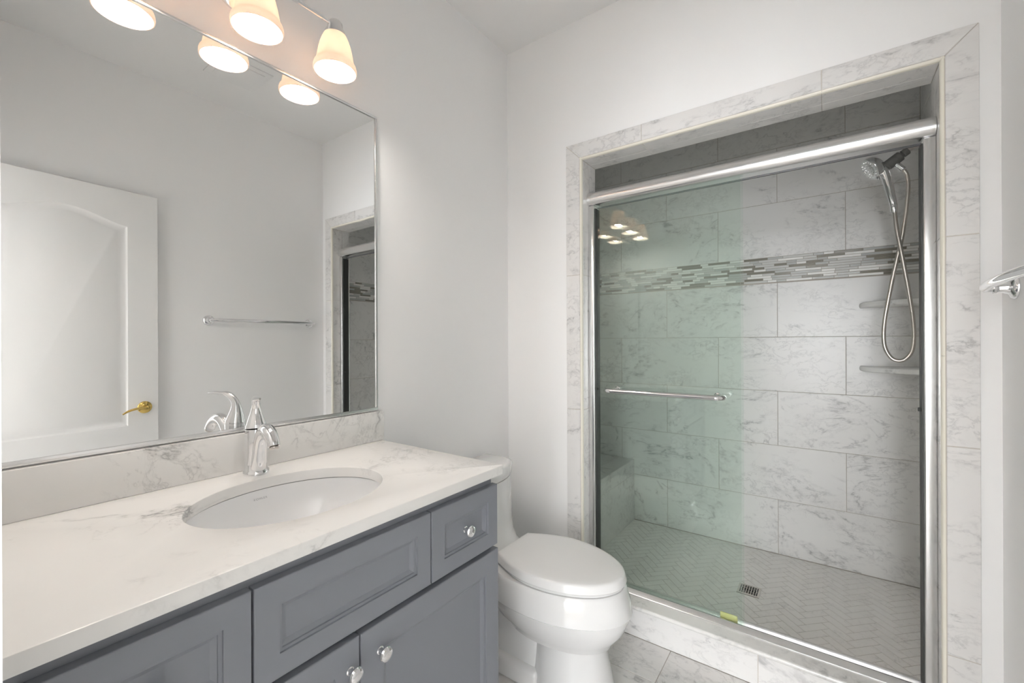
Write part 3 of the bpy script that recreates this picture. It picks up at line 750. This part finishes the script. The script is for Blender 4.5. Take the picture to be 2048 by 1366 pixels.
mb = MB(); mb.lathe([(0.005, 0), (0.006, 0.004), (0.0055, 0.014), (0.002, 0.017)], hc+Vector((0.016, -0.012, -0.043)), (0.1, -0.3, -1), 12); mb.build('spray_lever', 'chrome', head)
mb = MB(); mb.tube([(0.188, SY, 1.985), (0.199, SY, 1.965), (0.209, SY, 1.932), (0.221, SY, 1.870), (0.231, SY, 1.815)], [0.0185, 0.0185, 0.0175, 0.0150, 0.0130], 20, sub=5); mb.build('handle', 'chrome', hs_)
mb = MB(); mb.lathe([(0.0125, 0), (0.0132, 0.002), (0.0118, 0.034), (0.0100, 0.037)], (0.2312, SY, 1.815), (0.09, 0, -1), 20); mb.build('hose_nut', 'chrome', hs_)
HP = [(0.2345, SY-.000, 1.781), (0.2385, SY-.004, 1.730), (0.2435, SY-.007, 1.685), (0.254, SY-.010, 1.611), (0.265, SY-.010, 1.53), (0.276, SY-.008, 1.450), (0.288, SY-.004, 1.345), (0.2925, SY, 1.27), (0.287, SY+.001, 1.205), (0.267, SY+.002, 1.170), (0.245, SY+.003, 1.1615), (0.222, SY+.004, 1.174), (0.203, SY+.004, 1.215), (0.1985, SY+.005, 1.275), (0.204, SY+.008, 1.345), (0.215, SY+.01, 1.42), (0.229, SY+.012, 1.51), (0.245, SY+.012, 1.600), (0.256, SY+.011, 1.66), (0.267, SY+.009, 1.745), (0.275, SY+.006, 1.83), (0.2775, SY+.003, 1.885), (0.273, SY+.001, 1.928), (0.262, SY, 1.953)]
def catmull(P, sub):
    P = [Vector(p) for p in P]; Q = []
    for i in range(len(P)-1):
        p0, p1, p2, p3 = P[max(i-1, 0)], P[i], P[i+1], P[min(i+2, len(P)-1)]
        for k in range(sub):
            t = k/sub; Q.append(0.5*((2*p1)+(p2-p0)*t+(2*p0-5*p1+4*p2-p3)*t*t+(3*p1-p0-3*p2+p3)*t**3))
    return Q+[P[-1]]
Q = catmull(HP, 40); L = [0.0]
for a, b2 in zip(Q, Q[1:]): L.append(L[-1]+(b2-a).length)
step = 0.0021; res, k = [], 0
for i in range(int(L[-1]/step)):
    d = i*step
    while L[k+1] < d: k += 1
    t = (d-L[k])/max(L[k+1]-L[k], 1e-9); res.append(Q[k].lerp(Q[k+1], t))
mb = MB(); mb.tube(res, [0.0082 if i % 2 else 0.0067 for i in range(len(res))], 12); mb.build('hose', 'steel', hs_, smooth=80)

# ------------------------------------------------------------------ towel bar on the right wall
tw = thing('towel_bar', 'bowed chrome towel bar on round wall mounts beside the shower opening', 'towel bar', (XR, 1.36, 1.382))
TZ = 1.384; ya, yb2 = 1.045, 1.672
mb = MB(); n = 28; pts = []
for i in range(n+1):
    t = i/n; pts.append((XR-0.058-0.026*math.sin(math.pi*t), ya-0.01+(yb2-ya+0.02)*t, TZ))
mb.tube(pts, [0.006+0.0055*min(1, i/2.0, (n-i)/2.0) for i in range(n+1)], 16); mb.build('bar', 'chrome', tw, smooth=60)
for y in (ya, yb2):
    mb = MB(); mb.lathe([(0.031, 0), (0.031, 0.004), (0.027, 0.009), (0.018, 0.013), (0.0135, 0.024), (0.0125, 0.034), (0.0145, 0.036), (0.0145, 0.041), (0.0115, 0.043), (0.0105, 0.058)], (XR-0.0004, y, TZ), (-1, 0, 0), 32); mb.build('wall_mount', 'chrome', tw, smooth=40)

# ------------------------------------------------------------------ open door against the right wall (seen in the mirror)
DW, DH, DT = 0.73, 2.03, 0.034
hinge = Vector((0.2835, 0.060, 0.011)); free = Vector((0.345, 0.787, 0.011))
ddir = (free-hinge).normalized(); dn = Vector((-ddir.y, ddir.x, 0))      # dn points into the room (-x)
def DP(s, z, h): return tuple(free - ddir*s + Vector((0, 0, z-0.011+0.0)) + dn*h)
mb = MB(); bm = mb.bm
def arch(d, n=24):
    s0, s1, z0, zc_, zt = 0.13+d, 0.60-d, 0.816+d, 1.858-d, 1.915-d
    pts = [(s0, z0), (s1, z0)]
    for i in range(n+1):
        t = i/n; s_ = s1+(s0-s1)*t; pts.append((s_, zc_+(zt-zc_)*(0.5-0.5*math.cos(2*math.pi*t))**0.8))
    return pts
def low(d): return [(0.13+d, 0.22+d), (0.60-d, 0.22+d), (0.60-d, 0.70-d), (0.13+d, 0.70-d)]
zT = 2.041
outer = [(0.001, 0.012), (DW-0.001, 0.012), (DW-0.001, zT-0.001), (0.001, zT-0.001)]
vo = [bm.verts.new(DP(s_, z, 0)) for s_, z in outer]
va = [bm.verts.new(DP(s_, z, 0)) for s_, z in arch(0)]; vlw = [bm.verts.new(DP(s_, z, 0)) for s_, z in low(0)]
eds = []
for vs in (vo, va, vlw): eds += [bm.edges.new((vs[i], vs[(i+1) % len(vs)])) for i in range(len(vs))]
bmesh.ops.triangle_fill(bm, edges=eds, use_beauty=True)
def sink_panel(vs, fn):
    prev = vs
    for d, h in ((0.004, -0.004), (0.010, -0.007), (0.022, -0.008), (0.030, -0.007), (0.042, -0.0015)):
        cur = [bm.verts.new(DP(s_, z, h)) for s_, z in fn(d)]; bridge(prev, cur); prev = cur
    bm.faces.new(prev)
sink_panel(va, arch); sink_panel(vlw, low)
def dloop(ins, h): return [bm.verts.new(DP(s_, z, h)) for s_, z in ((ins, 0.011+ins), (DW-ins, 0.011+ins), (DW-ins, zT-ins), (ins, zT-ins))]
e1, e2 = dloop(0.0, -0.001), dloop(0.0, -DT); bridge(vo, e1); bridge(e1, e2); bm.faces.new(e2)
door = struct(mb.build('door_1', 'door', smooth=25, base=tuple(free)))
def lever(side, parent):
    mb = MB(); o = Vector(DP(0.061, 0.905, 0.0 if side > 0 else -DT)); nn = dn*side
    mb.lathe([(0.032, 0.0), (0.032, 0.003), (0.029, 0.006), (0.026, 0.0065), (0.022, 0.011), (0.0125, 0.014), (0.011, 0.030), (0.0125, 0.034), (0.012, 0.044), (0.008, 0.047)], o+nn*0.0002, nn, 32)
    rz = mb.build('door_handle', 'brass', parent, smooth=40)
    if side > 0:
        mb = MB(); b0 = o+nn*0.040
        mb.tube([b0, b0-ddir*0.025+Vector((0, 0, 0.001)), b0-ddir*0.055+Vector((0, 0, -0.001))+nn*0.002, b0-ddir*0.082+Vector((0, 0, -0.009))+nn*0.001, b0-ddir*0.104+Vector((0, 0, -0.022))], [0.0085, 0.007, 0.006, 0.0055, 0.0035], 14, sub=4)
        mb.build('lever', 'brass', rz, smooth=60)
lever(1, door)

# ------------------------------------------------------------------ ceiling vent (seen in the mirror)
cv = thing('ceiling_vent', 'square white exhaust vent on the ceiling, seen in the mirror below the lamps', 'vent', (-0.04, 1.04, CEIL))
mb = MB(); vx, vy, hv = -0.04, 1.04, 0.125
mb.box(vx-hv, vx+hv, vy-hv, vy+hv, CEIL-0.006, CEIL-0.0003, 0.002); mb.build('cover_plate', 'ceil', cv)
mb = MB(); mb.box(vx-hv+0.03, vx+hv-0.03, vy-hv+0.03, vy+hv-0.03, CEIL-0.011, CEIL-0.006, 0.002); mb.build('grille', 'ceil', cv)

# ------------------------------------------------------------------ maker's word printed in the basin
cu = bpy.data.curves.new('basin_lettering', 'FONT'); cu.body = 'KOHLER'; cu.size = 0.0075; cu.align_x = 'CENTER'; cu.align_y = 'CENTER'; cu.space_character = 1.25
to2 = bpy.data.objects.new('tmp_text', cu); COL.objects.link(to2)
dg = bpy.context.evaluated_depsgraph_get(); me = bpy.data.meshes.new_from_object(to2.evaluated_get(dg)); bpy.data.objects.remove(to2)
# nearest place on the back wall of the bowl at y = SK[1]
ang = math.radians(10); f = math.cos(ang)**0.55
pt = Vector((SK[0]-sa*f, SK[1]+0.0, CB-0.145*math.sin(ang)))
ang2 = math.radians(13); f2 = math.cos(ang2)**0.55; pt2 = Vector((SK[0]-sa*f2, SK[1], CB-0.145*math.sin(ang2)))
dv = (pt2-pt).normalized(); nv = Vector((0, 1, 0)).cross(-dv).normalized()
if nv.x < 0: nv = -nv
Rm = Matrix(((0, -dv.x, nv.x), (1, -dv.y, nv.y), (0, -dv.z, nv.z)))
curv = lambda yy: (sa*f)*(1-math.sqrt(max(0, 1-(yy/(sb*f))**2)))
for v in me.vertices:
    p = pt + Rm @ v.co + nv*0.0012; p.x += curv(p.y-SK[1]); v.co = p - PO['sink']
me.materials.append(M['ink'])
lt = bpy.data.objects.new('basin_lettering', me); COL.objects.link(lt); lt.parent = basin
